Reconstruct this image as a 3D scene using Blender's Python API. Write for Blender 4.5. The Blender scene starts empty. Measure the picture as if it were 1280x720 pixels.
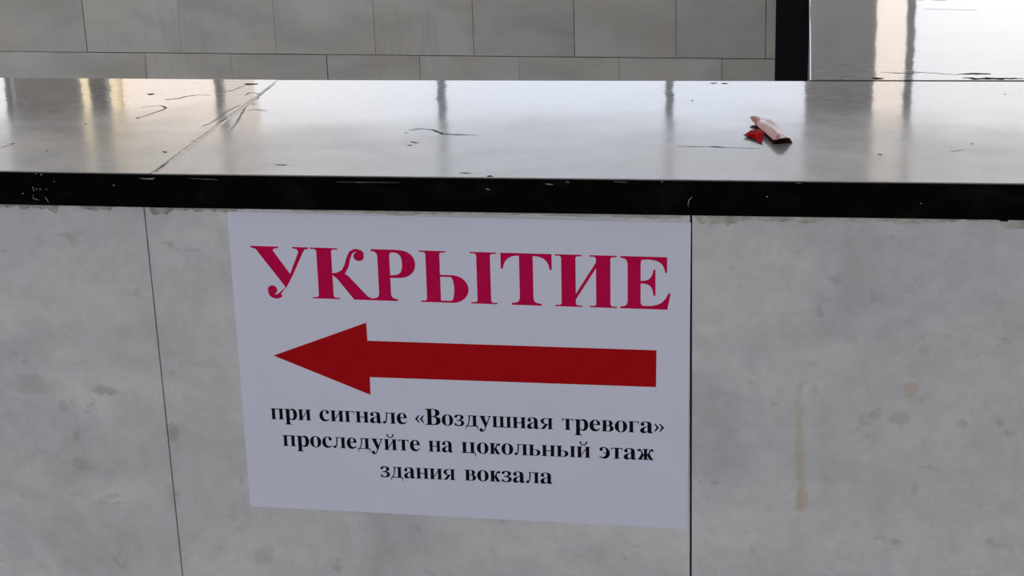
import bpy, bmesh, math, random
from mathutils import Vector, Matrix
from mathutils.geometry import tessellate_polygon
random.seed(7)
SC = bpy.context.scene
COL = SC.collection
R = math.radians

# ---------------------------------------------------------------- camera
cd = bpy.data.cameras.new('camera')
cd.sensor_fit = 'HORIZONTAL'; cd.sensor_width = 36.0
cd.lens = 36.0 * 2160.388 / 1280.0
cd.clip_start = 0.05; cd.clip_end = 300
cam = bpy.data.objects.new('camera', cd); COL.objects.link(cam)
cam.matrix_world = (Matrix.Translation((0.094319, -1.438778, 0.395370)) @ Matrix.Rotation(R(9.831711), 4, 'Z')
                    @ Matrix.Rotation(R(90 - 18.794747), 4, 'X') @ Matrix.Rotation(R(-1.949601), 4, 'Z'))
SC.camera = cam
# ---------------------------------------------------------------- sky, lamps, exposure
SC.view_settings.view_transform = 'Standard'
SC.view_settings.look = 'None'
SC.view_settings.exposure = 0.0
SC.view_settings.gamma = 1.0
SC.view_settings.use_curve_mapping = False
SKY_STRENGTH = 2.35
world = bpy.data.worlds.new('overcast_sky'); SC.world = world
world.use_nodes = True
bgn = world.node_tree.nodes['Background']
# overcast with a bluer, slightly dimmer break in the cloud straight ahead
wt = world.node_tree
wc = wt.nodes.new('ShaderNodeTexCoord'); wsp = wt.nodes.new('ShaderNodeSeparateXYZ'); wt.links.new(wc.outputs['Generated'], wsp.inputs[0])
wa = wt.nodes.new('ShaderNodeMath'); wa.operation = 'ADD'; wa.inputs[1].default_value = 0.10; wt.links.new(wsp.outputs[0], wa.inputs[0])
wb_ = wt.nodes.new('ShaderNodeMath'); wb_.operation = 'ABSOLUTE'; wt.links.new(wa.outputs[0], wb_.inputs[0])
wr_ = wt.nodes.new('ShaderNodeMapRange'); wr_.interpolation_type = 'SMOOTHSTEP'; wr_.inputs[1].default_value = 0.05; wr_.inputs[2].default_value = 0.22
wt.links.new(wb_.outputs[0], wr_.inputs[0])
wm = wt.nodes.new('ShaderNodeMix'); wm.data_type = 'RGBA'; wm.inputs[6].default_value = (0.85, 0.905, 1.02, 1); wm.inputs[7].default_value = (1.0, 0.985, 1.0, 1)
wt.links.new(wr_.outputs[0], wm.inputs[0]); wt.links.new(wm.outputs[2], bgn.inputs['Color'])
bgn.inputs['Strength'].default_value = SKY_STRENGTH
# added area light before the solid rear wall, brightens the marble front
REAR_POWER = 272.0
al = bpy.data.lights.new('rear_fill_light', 'AREA')
al.shape = 'RECTANGLE'; al.size = 11.0; al.size_y = 3.6; al.energy = REAR_POWER; al.color = (0.97, 0.98, 1.0)
alo = bpy.data.objects.new('rear_fill_light', al); COL.objects.link(alo)
alo.location = (-0.5, -7.9, 1.6); alo.rotation_euler = (R(90), 0, 0)
# low sun on the houses outside the far windows
sl = bpy.data.lights.new('sun', 'SUN'); sl.energy = 5.0; sl.angle = R(1.0); sl.color = (1.0, 0.93, 0.80)
slo = bpy.data.objects.new('sun', sl); COL.objects.link(slo)
slo.rotation_euler = (R(38), 0, R(12))

# ---------------------------------------------------------------- helpers
def link(name, me, parent=None, mat=None):
    o = bpy.data.objects.new(name, me); COL.objects.link(o)
    if parent is not None: o.parent = parent
    if mat is not None and me is not None: me.materials.append(mat)
    return o
def tag(o, label=None, cat=None, group=None, kind=None):
    if label: o['label'] = label
    if cat: o['category'] = cat
    if group: o['group'] = group
    if kind: o['kind'] = kind
    return o
def finish(bm, name, parent=None, mat=None, smooth=False, recalc=True):
    if recalc: bmesh.ops.recalc_face_normals(bm, faces=bm.faces)
    me = bpy.data.meshes.new(name); bm.to_mesh(me); bm.free()
    if smooth:
        for p in me.polygons: p.use_smooth = True
    return link(name, me, parent, mat)
def add_box(bm, x0, x1, y0, y1, z0, z1, M=None, bevel=0.0, seg=2, sharp_x=None):
    ps = [(x, y, z) for x in (x0, x1) for y in (y0, y1) for z in (z0, z1)]
    vs = [bm.verts.new(p) for p in ps]
    fs = []
    for f in ((0,1,3,2),(4,6,7,5),(0,4,5,1),(2,3,7,6),(0,2,6,4),(1,5,7,3)):
        fs.append(bm.faces.new([vs[i] for i in f]))
    if bevel:
        es = set(e for f in fs for e in f.edges if sharp_x is None or not any(abs(v.co.x - sharp_x) < 1e-7 for v in e.verts) or abs(e.verts[0].co.x - e.verts[1].co.x) > 1e-6)
        r = bmesh.ops.bevel(bm, geom=list(es), offset=bevel, segments=seg, affect='EDGES', profile=0.5)
        vs = list(set(v for f in r['faces'] for v in f.verts) | set(v for v in vs if v.is_valid))
    if M is not None:
        for v in vs: v.co = M @ v.co
    return vs

class NT:
    def __init__(s, name):
        s.m = bpy.data.materials.new(name); s.m.use_nodes = True
        s.t = s.m.node_tree; s.b = s.t.nodes['Principled BSDF']; s.k = 0
    def n(s, typ, **kw):
        nd = s.t.nodes.new(typ)
        for k, v in kw.items(): setattr(nd, k, v)
        return nd
    def l(s, a, b): s.t.links.new(a, b)
    def val(s, sock, v):
        if isinstance(v, bpy.types.NodeSocket): s.l(v, sock)
        else: sock.default_value = v
    def coord(s, kind='Object'): return s.n('ShaderNodeTexCoord').outputs[kind]
    def mapping(s, v, scale=(1,1,1), loc=(0,0,0), rot=(0,0,0)):
        m = s.n('ShaderNodeMapping'); s.l(v, m.inputs[0])
        m.inputs['Scale'].default_value = scale; m.inputs['Location'].default_value = loc; m.inputs['Rotation'].default_value = rot
        return m.outputs[0]
    def noise(s, v, scale, detail=4, rough=.55, dist=0.0):
        n = s.n('ShaderNodeTexNoise'); s.l(v, n.inputs['Vector'])
        n.inputs['Scale'].default_value = scale; n.inputs['Detail'].default_value = detail
        n.inputs['Roughness'].default_value = rough; n.inputs['Distortion'].default_value = dist
        return n.outputs['Fac']
    def ramp(s, v, stops, interp='LINEAR'):
        r = s.n('ShaderNodeValToRGB'); s.l(v, r.inputs[0]); cr = r.color_ramp; cr.interpolation = interp
        while len(cr.elements) < len(stops): cr.elements.new(0.5)
        for e, (p, c) in zip(cr.elements, stops):
            e.position = p; e.color = c if len(c) == 4 else (*c, 1)
        return r.outputs[0]
    def mr(s, v, a, b, c=0.0, d=1.0, smooth=False):
        m = s.n('ShaderNodeMapRange'); s.l(v, m.inputs[0])
        if smooth: m.interpolation_type = 'SMOOTHSTEP'
        for i, x in zip((1,2,3,4), (a,b,c,d)): m.inputs[i].default_value = x
        return m.outputs[0]
    def math(s, op, a, b=0.0):
        m = s.n('ShaderNodeMath', operation=op); s.val(m.inputs[0], a); s.val(m.inputs[1], b)
        return m.outputs[0]
    def mix(s, f, a, b, blend='MIX'):
        m = s.n('ShaderNodeMix', data_type='RGBA', blend_type=blend); s.val(m.inputs[0], f)
        for i, v in ((6, a), (7, b)):
            if isinstance(v, tuple) and len(v) == 3: v = (*v, 1)
            s.val(m.inputs[i], v)
        return m.outputs[2]
    def bump(s, h, strength, dist=0.001, normal=None):
        b = s.n('ShaderNodeBump'); s.l(h, b.inputs['Height']); b.inputs['Strength'].default_value = strength
        b.inputs['Distance'].default_value = dist
        if normal is not None: s.l(normal, b.inputs['Normal'])
        return b.outputs[0]
    def set(s, **kw):
        for k, v in kw.items(): s.val(s.b.inputs[k.replace('_', ' ')], (*v, 1) if isinstance(v, tuple) and len(v) == 3 else v)
        return s.m
def plain(name, col, rough=.6, spec=.5, metal=0.0, var=0.0, scale=20):
    t = NT(name)
    c = t.coord()
    n = t.noise(c, scale, 3)
    v = t.mr(n, .3, .7, 1 - var, 1 + var)
    cc = t.mix(1.0, col, v, 'MULTIPLY') if var else None
    return t.set(Base_Color=cc if var else col, Roughness=rough, Specular_IOR_Level=spec, Metallic=metal)
def ellipse(t, sep, x, z, rx, rz, soft=.5, warp=None):
    dx = t.math('DIVIDE', t.math('SUBTRACT', sep.outputs[0], x), rx)
    dz = t.math('DIVIDE', t.math('SUBTRACT', sep.outputs[2], z), rz)
    d = t.math('ADD', t.math('MULTIPLY', dx, dx), t.math('MULTIPLY', dz, dz))
    if warp is not None: d = t.math('ADD', d, warp)
    return t.mr(d, 1 - soft, 1 + soft, 1, 0, True)

# ---------------------------------------------------------------- materials
def marble_front():
    t = NT('grey_white_marble')
    c = t.coord(); isl = t.n('ShaderNodeNewGeometry').outputs['Random Per Island']
    off = t.n('ShaderNodeVectorMath', operation='ADD'); t.l(c, off.inputs[0])
    cmb = t.n('ShaderNodeCombineXYZ'); t.l(t.math('MULTIPLY', isl, 5.0), cmb.inputs[1]); t.l(cmb.outputs[0], off.inputs[1])
    p = off.outputs[0]
    pm = t.mapping(p, rot=(0, R(25), 0), scale=(1.0, 1, 1.6))
    base = t.ramp(t.noise(pm, 7, 6, .6, .5), [(.33, MAR_D), (.5, MAR_M), (.64, MAR_L)])
    hue = t.mix(t.mr(t.noise(p, 5.5, 3), .40, .62, 0, .40), base, (.668, .630, .655))
    hue = t.mix(t.mr(t.noise(t.mapping(p, loc=(3, 1, 2)), 6.5, 3), .48, .70, 0, .35), hue, (.590, .618, .650))
    fine = t.mr(t.noise(p, 70, 4, .7), .25, .75, .90, 1.08)
    col = t.mix(1.0, hue, fine, 'MULTIPLY')
    # small grey inclusions
    sp = t.mr(t.noise(t.mapping(p, scale=(1, 1, 1.5)), 34, 3, .62, .6), .62, .76, 0, .50, True)
    col = t.mix(sp, col, (.35, .36, .375))
    veins = t.noise(t.mapping(p, rot=(0, R(30), 0), scale=(.7, 1, 2.2)), 9, 5, .6, 1.0)
    va = t.math('ABSOLUTE', t.math('SUBTRACT', veins, .5))
    col = t.mix(t.mr(va, 0, .030, .10, 0), col, (.40, .41, .42))
    sep = t.n('ShaderNodeSeparateXYZ'); t.l(c, sep.inputs[0])
    wn = t.noise(c, 130, 5, .7)
    w = t.math('MULTIPLY', t.math('SUBTRACT', wn, .5), 5.0)
    def blot(col, x, z, rx, rz, k, a, soft=.6):
        return t.mix(t.math('MULTIPLY', ellipse(t, sep, x, z, rx, rz, soft, w), a), col, k)
    dk = (.30, .31, .32)
    for x, z, rx, rz, a in ((-.6288,-.2135,.0150,.0085,.42),(-.5577,-.2169,.0085,.0040,.62),(-.5480,-.2190,.0050,.0030,.4),(-.5989,-.2358,.005,.005,.35),
                            (-.5898,-.2662,.003,.004,.45),(-.5898,-.2962,.0075,.006,.42),(-.4905,-.2594,.0055,.0075,.75),(-.4979,-.3239,.0055,.010,.28),
                            (.1886,-.2188,.008,.005,.45),(.2426,-.2229,.004,.004,.45),(.2039,-.2869,.003,.005,.42),(-.5607,-.3293,.006,.0025,.35),
                            (.1644,-.1051,.006,.005,.40),(-.5714,-.3367,.005,.0025,.35),(.30,-.335,.014,.010,.2),(-.41,-.385,.007,.011,.34),(-.4270,-.306,.0012,.006,.5),
                            (-.6402,-.0790,.002,.0015,.5),(.206,-.155,.004,.003,.3),(-.4560,-.205,.002,.012,.0)):
        col = blot(col, x, z, rx * 1.15, rz * 1.15, dk, a * .72, .95)
    tan = (.56, .48, .38)
    for x, z, rx, rz, a in ((.0999,-.2120,.0042,.026,.40),(.1012,-.2550,.0036,.034,.52),(.1030,-.2800,.0040,.024,.5),(.1048,-.3030,.0062,.012,.72),(.1965,-.1917,.0058,.0068,.62)):
        col = blot(col, x, z, rx, rz, tan, a, .5)
    return t.set(Base_Color=col, Roughness=t.mr(t.noise(p, 12, 3), .3, .7, .42, .58), Specular_IOR_Level=.35,
                 Normal=t.bump(t.noise(p, 120, 4), .08, .001))
MAR_D, MAR_M, MAR_L = (.540, .543, .568), (.630, .632, .662), (.715, .714, .738)

def marble_far():
    t = NT('weathered_marble_tiles')
    c = t.coord(); isl = t.n('ShaderNodeNewGeometry').outputs['Random Per Island']
    cmb = t.n('ShaderNodeCombineXYZ'); t.l(t.math('MULTIPLY', isl, 9.0), cmb.inputs[1])
    off = t.n('ShaderNodeVectorMath', operation='ADD'); t.l(c, off.inputs[0]); t.l(cmb.outputs[0], off.inputs[1])
    p = off.outputs[0]
    pm = t.mapping(p, rot=(0, R(28), 0), scale=(1, 1, 2.2))
    col = t.ramp(t.noise(pm, 3.2, 5, .55, .6), [(.30, (.305, .298, .285)), (.5, (.372, .366, .352)), (.70, (.432, .426, .412))])
    col = t.mix(t.mr(t.noise(p, 3.0, 3), .45, .68, 0, .55), col, (.40, .365, .305))
    col = t.mix(t.mr(t.noise(t.mapping(p, loc=(4, 2, 1)), 3.4, 3), .5, .7, 0, .4), col, (.325, .340, .340))
    col = t.mix(1.0, col, t.mr(isl, 0, 1, .92, 1.06), 'MULTIPLY')
    streak = t.noise(t.mapping(c, scale=(16, 1, 2.2)), 2.0, 4, .6)
    zone = t.mr(t.noise(c, 1.4, 2), .45, .65, 0, 1)
    col = t.mix(t.math('MULTIPLY', t.mr(streak, .50, .72, 0, .60), zone), col, (.27, .24, .20))
    col = t.mix(t.mr(t.noise(c, 26, 3, .6, .4), .68, .78, 0, .5), col, (.22, .21, .20))
    return t.set(Base_Color=col, Roughness=.7, Specular_IOR_Level=.15)

def granite(name='worn_black_granite'):
    t = NT(name)
    geo = t.n('ShaderNodeNewGeometry'); P = geo.outputs['Position']
    up = t.n('ShaderNodeSeparateXYZ'); t.l(geo.outputs['True Normal'], up.inputs[0])
    top = t.mr(up.outputs[2], .6, .9)
    sep = t.n('ShaderNodeSeparateXYZ'); t.l(P, sep.inputs[0])
    big = t.noise(P, 7, 4, .6)
    # the front half is rubbed dull by hands and sleeves
    wear = t.mr(t.math('ADD', sep.outputs[1], t.mr(big, .3, .7, -.06, .06)), .31, .08, 0, 1, True)
    streak = t.noise(t.mapping(P, scale=(1.0, 7, 1), rot=(0, 0, R(7))), 24, 5, .6)
    fog = t.math('MULTIPLY', wear, t.mr(t.noise(P, 16, 5, .65), .3, .7, .8, 1.15))
    dust = t.math('ADD', t.math('MULTIPLY', fog, DUST_FRONT), t.mr(streak, .35, .75, DUST_MIN, DUST_MAX))
    film = t.mix(t.mr(t.noise(P, 5, 2), .42, .58), (.80, .76, .74), (.73, .76, .80))
    dtop = t.mix(dust, (.012, .012, .013), film)
    scr = t.noise(t.mapping(P, scale=(1, 14, 1), rot=(0, 0, R(-6))), 38, 4, .7)
    dtop = t.mix(t.mr(scr, .70, .80, 0, .16), dtop, (.55, .55, .56))
    sn = t.noise(P, 240, 3)
    side = t.mix(t.mr(sn, .64, .8, 0, .12), (.0022, .0022, .0026), (.10, .10, .11))
    smear = t.mr(t.noise(t.mapping(P, scale=(1, 1, 2)), 22, 4, .65), .52, .72, 0, .012)
    side = t.mix(smear, side, (.5, .5, .52))
    col = t.mix(top, side, dtop)
    rough = t.math('ADD', t.math('MULTIPLY', top, ROUGH_BASE), t.math('MULTIPLY', t.math('SUBTRACT', 1.0, top), .34))
    spec = t.math('ADD', t.math('MULTIPLY', top, t.math('ADD', t.math('MULTIPLY', fog, SPEC_FRONT), SPEC_BACK)), t.math('MULTIPLY', t.math('SUBTRACT', 1.0, top), .02))
    coat = t.math('MULTIPLY', top, t.math('SUBTRACT', COAT_BACK, t.math('MULTIPLY', fog, COAT_LOSS)))
    crough = t.math('ADD', t.math('MULTIPLY', fog, .045), t.mr(streak, .3, .75, .028, .062))
    wav = t.noise(P, 11, 2, .5)
    rip = t.noise(t.mapping(P, scale=(1, 2.0, 1)), 55, 2, .5)
    h = t.math('ADD', wav, t.math('MULTIPLY', rip, .07))
    nb = t.bump(h, 1.0, WAVE)
    nb2 = t.bump(t.noise(P, 180, 3, .6), .02, .00003, nb)
    t.b.inputs['Coat IOR'].default_value = 1.5
    return t.set(Base_Color=col, Roughness=rough, Specular_IOR_Level=spec, IOR=1.5, Normal=nb2, Coat_Weight=coat, Coat_Roughness=crough, Coat_Normal=nb2)
DUST_FRONT, DUST_MIN, DUST_MAX = .62, .01, .06
ROUGH_BASE, SPEC_BACK, SPEC_FRONT = .42, .12, .35
COAT_BACK, COAT_LOSS, WAVE = .95, .68, .00020

M_MARBLE = marble_front(); M_FAR = marble_far(); M_GRAN = granite()
M_GROUT = plain('dark_joint', (.05, .05, .055), .9, .1, var=.3, scale=60)
M_MORT = plain('grey_mortar', (.40, .40, .385), .9, .1, var=.30, scale=90)
M_MORTG = plain('greenish_sealant', (.50, .505, .465), .8, .2, var=.28, scale=70)
M_PIL = plain('dark_polished_granite', (.0035, .004, .006), .5, .06, var=.3, scale=8)
M_CRACK = plain('dark_crack', (.035, .033, .034), .9, .05, var=.4, scale=200)
M_SEAMF = plain('pale_seam_filler', (.78, .77, .76), .35, .5, var=.08, scale=60)
M_CHIP = plain('pale_stone_chip', (.30, .30, .31), .7, .3, var=.4, scale=300)
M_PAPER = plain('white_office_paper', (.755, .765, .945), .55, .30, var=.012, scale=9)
M_CRIM = plain('crimson_print', (.60, .003, .082), .6, .06, var=.05, scale=60)
M_RED = plain('red_print', (.45, .005, .009), .6, .05, var=.06, scale=50)
M_INK = plain('black_print', (.005, .005, .012), .6, .06)
M_FLOOR = plain('grey_granite_floor', (.085, .083, .08), .5, .3, var=.25, scale=30)
M_PALE = plain('pale_stone_floor', (.55, .54, .52), .6, .2, var=.06, scale=3)
M_PLAST = plain('white_plaster', (.62, .61, .59), .8, .2, var=.04, scale=3)
M_COLM = plain('grey_marble_column', (.80, .76, .745), .6, .2, var=.10, scale=5)
M_ALU = plain('grey_aluminium_frame', (.30, .33, .37), .45, .5, var=.08, scale=6)
M_YEL = plain('ochre_facade', (.88, .76, .50), .85, .1, var=.05, scale=.6)
M_ROSE = plain('added_rose_facade', (.95, .86, .80), .85, .1, var=.02, scale=.6)
M_GROUTF = plain('dusty_joint', (.15, .14, .125), .9, .1, var=.5, scale=6)
M_CRACKREFL = plain('grey_crack_or_reflection', (.36, .36, .37), .5, .4, var=.2, scale=100)
M_ASPH = plain('grey_asphalt', (.22, .22, .22), .9, .1, var=.15, scale=2)

# ---------------------------------------------------------------- structure
T = 0.03213          # thickness of the coping
W = 0.4046           # depth of the coping
OV = 0.010           # overhang of the coping over the facing
FZ = -0.96           # hall floor
X1, X2, X3, X4 = -0.49666, 0.00324, -0.48300, 0.10467

# front parapet: marble slabs on a core
wf = link('wall_front', None); tag(wf, 'grey white marble facing under the black granite ledge', kind='structure')
def facing(name, x0, x1, parent):
    bm = bmesh.new(); add_box(bm, x0, x1, OV, OV + .02, FZ, -T - .0002, bevel=.0006, seg=2)
    return finish(bm, name, parent, M_MARBLE)
facing('marble_slab', -1.6, X1 - .0006, wf)
facing('marble_slab', X1 + .0004, X2 - .0006, wf)
facing('marble_slab', X2 + .0012, .60, wf)
bm = bmesh.new(); add_box(bm, -1.6, .60, OV + .0165, W - .015, FZ, -T - .0004)
finish(bm, 'core', wf, M_GROUT)
# uneven strip of mortar left along the top of the marble
def bead(name, x0, x1, mat, amp, basez, seed, thick=.0005):
    bm = bmesh.new(); rnd = random.Random(seed); n = int((x1 - x0) / .0022)
    ph = [rnd.uniform(0, 6.28) for _ in range(6)]; prev = None
    for i in range(n + 1):
        x = x0 + (x1 - x0) * i / n
        h = basez + amp * (.5 * math.sin(x * 31 + ph[0]) + .38 * math.sin(x * 83 + ph[1]) + .28 * math.sin(x * 190 + ph[2]) + .22 * math.sin(x * 420 + ph[3]) + .16 * math.sin(x * 930 + ph[4]) + .22 * rnd.uniform(-1, 1))
        h = max(h, .0004) * min(1, min(i, n - i) / 3 + .15)
        y = OV - thick * min(1, h / .004)
        a = bm.verts.new((x, OV - thick, -T - .0003)); b = bm.verts.new((x, y, -T - h * .8)); c = bm.verts.new((x, OV + .0003, -T - h))
        d = bm.verts.new((x, OV + .0003, -T - .0003))
        cur = [a, b, c, d]
        if prev:
            for k in range(3): bm.faces.new((prev[k], cur[k], cur[k+1], prev[k+1]))
        prev = cur
    return finish(bm, name, wf, mat)
bead('mortar_bead', -.72, -.578, M_MORT, .0048, .0048, 1)
bead('mortar_bead', -.560, X1 - .003, M_MORT, .0040, .0058, 3)
bead('mortar_bead', X1 + .003, -.365, M_MORT, .0046, .0052, 5)
bead('mortar_bead', -.36, .0, M_MORTG, .0014, .0052, 11)
bead('mortar_bead', .006, .135, M_MORTG, .0042, .0082, 8)
bead('mortar_bead', .135, .275, M_MORTG, .0026, .0058, 12)
bead('mortar_bead', .262, .40, M_MORTG, .0030, .0100, 14)

# far side of the stairwell
A = Vector((-2.38, 3.6, 0)); ang = math.atan2(-.12, 2.405)
MB = Matrix.Translation(A) @ Matrix.Rotation(ang, 4, 'Z')
UP = [0.2945, 0.6066, 0.9117, 1.224, 1.5265, 1.828, 2.1242, 2.379]
LO = [0.1711, 0.4848, 0.765, 1.0694, 1.3591, 1.6613, 1.9571, 2.2553, 2.4054]
while UP[0] > -3.5: UP.insert(0, UP[0] - random.uniform(.297, .308))
while LO[0] > -3.5: LO.insert(0, LO[0] - random.uniform(.297, .308))
bm = bmesh.new()
ZS = -0.597; H = .40; g = .0011
rows = [(ZS + g, -.20, UP), (-.20 + 2 * g, -.03, LO), (ZS - H, ZS - g, LO), (ZS - 2 * H, ZS - H - 2 * g, UP), (ZS - 3 * H, ZS - 2 * H - 2 * g, LO),
        (ZS - 4 * H, ZS - 3 * H - 2 * g, UP), (ZS - 5 * H, ZS - 4 * H - 2 * g, LO)]
XE = 2.4065
for z0, z1, xs in rows:
    xs = [x for x in xs if x < XE - .02] + [XE + g]
    for a, b in zip(xs[:-1], xs[1:]):
        gg = g * random.uniform(.25, 1.0)
        add_box(bm, a + gg, b - gg, random.uniform(-.0015, .0015), .02, z0, z1)
wb = finish(bm, 'wall_back', None, M_FAR); wb.matrix_world = MB
tag(wb, 'dull grey marble tiled wall beyond the ledge', kind='structure')
bm = bmesh.new(); add_box(bm, -3.6, 3.4, .016, .25, -3.0, -.03)
o = finish(bm, 'core', wb, M_GROUTF)
bm = bmesh.new(); add_box(bm, -3.6, 3.4, -.02, .30, -.03, 0, bevel=.0015)
o = finish(bm, 'coping', wb, M_PIL)
bm = bmesh.new(); add_box(bm, XE + .0015, XE + .32, -.012, .02, -3.0, -.032, bevel=.001)
o = finish(bm, 'trim_1', None, M_PIL); o.matrix_world = MB
tag(o, 'black granite upright strip at the end of the tiled far wall', kind='structure')

# right-hand parapet going back along the stairwell
bm = bmesh.new(); add_box(bm, X4 + .012, X4 + .39, W - .014, 3.42, -3.0, -T - .0005)
tag(finish(bm, 'wall_right', None, M_FAR), 'parapet wall under the ledge that runs back on the right', kind='structure')

# hall shell
def slab(name, x0, x1, y0, y1, z0, z1, mat, label=None):
    bm = bmesh.new(); add_box(bm, x0, x1, y0, y1, z0, z1)
    return tag(finish(bm, name, None, mat), label, kind='structure')
slab('floor', -9, 9, -8.2, .395, FZ - .2, FZ, M_FLOOR)
slab('floor_far', -9, 9, 3.9, 11.2, FZ - .2, FZ, M_PALE)
slab('floor_side', .497, 9, .395, 3.9, FZ - .2, FZ, M_FLOOR)
slab('floor_stair', -9, .497, .395, 3.9, -3.2, -3.0, M_FLOOR)
slab('ceiling', -9, 9, -8.2, 11.2, 5.2, 5.4, M_PLAST)
slab('wall_rear', -9, 9, -8.4, -8.2, FZ, 5.2, M_PLAST)
slab('wall_west', -9.2, -9, -8.2, 11.2, -3.2, 5.2, M_PLAST)
slab('wall_east', 9, 9.2, -8.2, 11.2, -3.2, 5.2, M_PLAST)
slab('ground', -60, 60, 11.2, 120, FZ - .3, FZ - .1, M_ASPH)
YW = 11.0
win = link('window_1', None); tag(win, 'tall glazed front of the hall', kind='structure')
for k in range(-2, 8):
    x = -4.25 + 1.703 * (k - 0)
    bm = bmesh.new(); add_box(bm, x - .028, x + .028, YW - .03, YW + .05, FZ, 5.2, bevel=.004); finish(bm, 'mullion', win, M_ALU)
bm = bmesh.new(); add_box(bm, -5.285, -5.150, YW - .03, YW + .05, FZ, 5.2, bevel=.004); finish(bm, 'mullion', win, M_ALU)
bm = bmesh.new(); add_box(bm, -9, 9, YW - .03, YW + .05, 4.7, 4.78); finish(bm, 'transom', win, M_ALU)
bm = bmesh.new(); add_box(bm, -9, 9, YW - .03, YW + .05, FZ, FZ + .3); finish(bm, 'transom', win, M_ALU)
for cx, wd in ((-5.58, .52), (.372, .482), (6.39, .48)):
    bm = bmesh.new(); add_box(bm, cx - wd / 2, cx + wd / 2, YW - .16, YW - .08, FZ, 5.2, bevel=.012)
    add_box(bm, cx - wd / 2 - .05, cx + wd / 2 + .05, YW - .20, YW - .06, FZ, FZ + .25, bevel=.01)
    tag(finish(bm, 'pillar', None, M_COLM), 'square grey marble column by the hall windows', kind='structure')
bm = bmesh.new(); add_box(bm, -12.4, -10.90, 25, 27, FZ - .1, 14)
tag(finish(bm, 'facade', None, M_YEL), 'ochre house front outside the hall windows', kind='structure')
for x0, x1 in ((-10.88, -9.2), (1.18, 1.66)):  # unseen fronts added to give the reflected sky a warm tint
    bm = bmesh.new(); add_box(bm, x0, x1, 25.2, 27, FZ - .1, 14)
    tag(finish(bm, 'facade', None, M_ROSE), 'added pale rose house front outside, warms the reflections', kind='structure')

# ---------------------------------------------------------------- coping slabs
CR = [["left", [[-0.591, 0.2595], [-0.5831, 0.2674], [-0.5718, 0.2704], [-0.5624, 0.2608], [-0.564, 0.2469], [-0.5696, 0.231], [-0.5739, 0.2208], [-0.5765, 0.2127]], 1.6], ["left", [[-0.6072, 0.325], [-0.5996, 0.3244]], 3], ["left", [[-0.5783, 0.2975], [-0.5673, 0.3035]], 1], ["left", [[-0.5783, 0.2975], [-0.5667, 0.3028], [-0.5588, 0.3161], [-0.549, 0.3222], [-0.5363, 0.3224]], 1.2], ["left", [[-0.5245, 0.3353], [-0.5179, 0.3467], [-0.5143, 0.362], [-0.5111, 0.3736]], 1.2], ["left", [[-0.5142, 0.3814], [-0.5091, 0.3784], [-0.4992, 0.38]], 3.5], ["left", [[-0.4957, 0.3223], [-0.4957, 0.3357], [-0.489, 0.3358], [-0.4816, 0.3285]], 1.0], ["left", [[-0.6668, 0.0835], [-0.6617, 0.0943]], 1.2], ["left", [[-0.6623, 0.0972], [-0.6603, 0.1032]], 3], ["left", [[-0.6163, 0.0754], [-0.6131, 0.0749]], 2], ["left", [[-0.6219, 0.1827], [-0.619, 0.1841]], 2], ["left", [[-0.5781, 0.2127], [-0.5751, 0.2154]], 4], ["left", [[-0.5001, 0.0806], [-0.4951, 0.0751]], 2], ["left", [[-0.4862, 0.122], [-0.4851, 0.1232]], 2], ["front", [[-0.4722, 0.2557], [-0.4646, 0.2573], [-0.4501, 0.2521]], 0.9], ["front", [[-0.3771, 0.037], [-0.3652, 0.0354]], 1.6], ["front", [[-0.4804, 0.1263], [-0.478, 0.1264]], 2.5], ["front", [[-0.4866, 0.1566], [-0.4861, 0.1598]], 2], ["front", [[-0.4761, 0.2836], [-0.472, 0.2822]], 2.2], ["front", [[-0.2817, 0.1712], [-0.2708, 0.1783], [-0.2589, 0.1741], [-0.2444, 0.1567], [-0.2279, 0.1549], [-0.21, 0.1533]], 1.4], ["front", [[-0.27, 0.1126], [-0.2655, 0.1138]], 3], ["front", [[-0.2697, 0.1254], [-0.2613, 0.1214]], 2.4], ["front", [[-0.2835, 0.1611], [-0.2808, 0.1612]], 1.5], ["front", [[-0.1752, 0.0057], [-0.1692, 0.0051]], 2.2], ["front", [[-0.2012, 0.0158], [-0.1908, 0.0134]], 1.2], ["front", [[0.0134, 0.1168], [0.0273, 0.1142]], 1.8], ["front", [[-0.0157, 0.1168], [0.0134, 0.1158]], 0.6], ["front", [[0.0273, 0.1142], [0.0599, 0.1102]], 0.6], ["front", [[0.1645, 0.0929], [0.1684, 0.0931]], 2], ["front", [[0.2281, 0.105], [0.2407, 0.1124]], 0.8], ["front", [[-0.0003, 0.3906], [0.0075, 0.392]], 3], ["front", [[0.012, 0.3893], [0.0186, 0.3908]], 3], ["front", [[-0.015, 0.3068], [-0.0128, 0.3068]], 1.5], ["front", [[0.2486, 0.1348], [0.251, 0.1348]], 1.5], ["front", [[0.2987, 0.3413], [0.3014, 0.3413]], 1.5], ["arm", [[0.1811, 0.4472], [0.2012, 0.4416], [0.2216, 0.4446]], 1.2], ["arm", [[0.2612, 0.4349], [0.2759, 0.4393], [0.2957, 0.438]], 3], ["arm", [[0.2657, 0.4195], [0.2765, 0.4141], [0.2991, 0.4143], [0.3267, 0.4159]], 4], ["arm", [[0.1698, 0.4159], [0.1827, 0.4146]], 4], ["arm", [[0.2132, 0.4503], [0.2611, 0.4335]], 0.9], ["arm", [[0.2417, 0.9079], [0.2634, 0.9137]], 4], ["arm", [[0.2595, 0.9095], [0.288, 0.9108]], 5], ["arm", [[0.2516, 0.8381], [0.2788, 0.8333], [0.316, 0.8283]], 0.7]]
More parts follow.
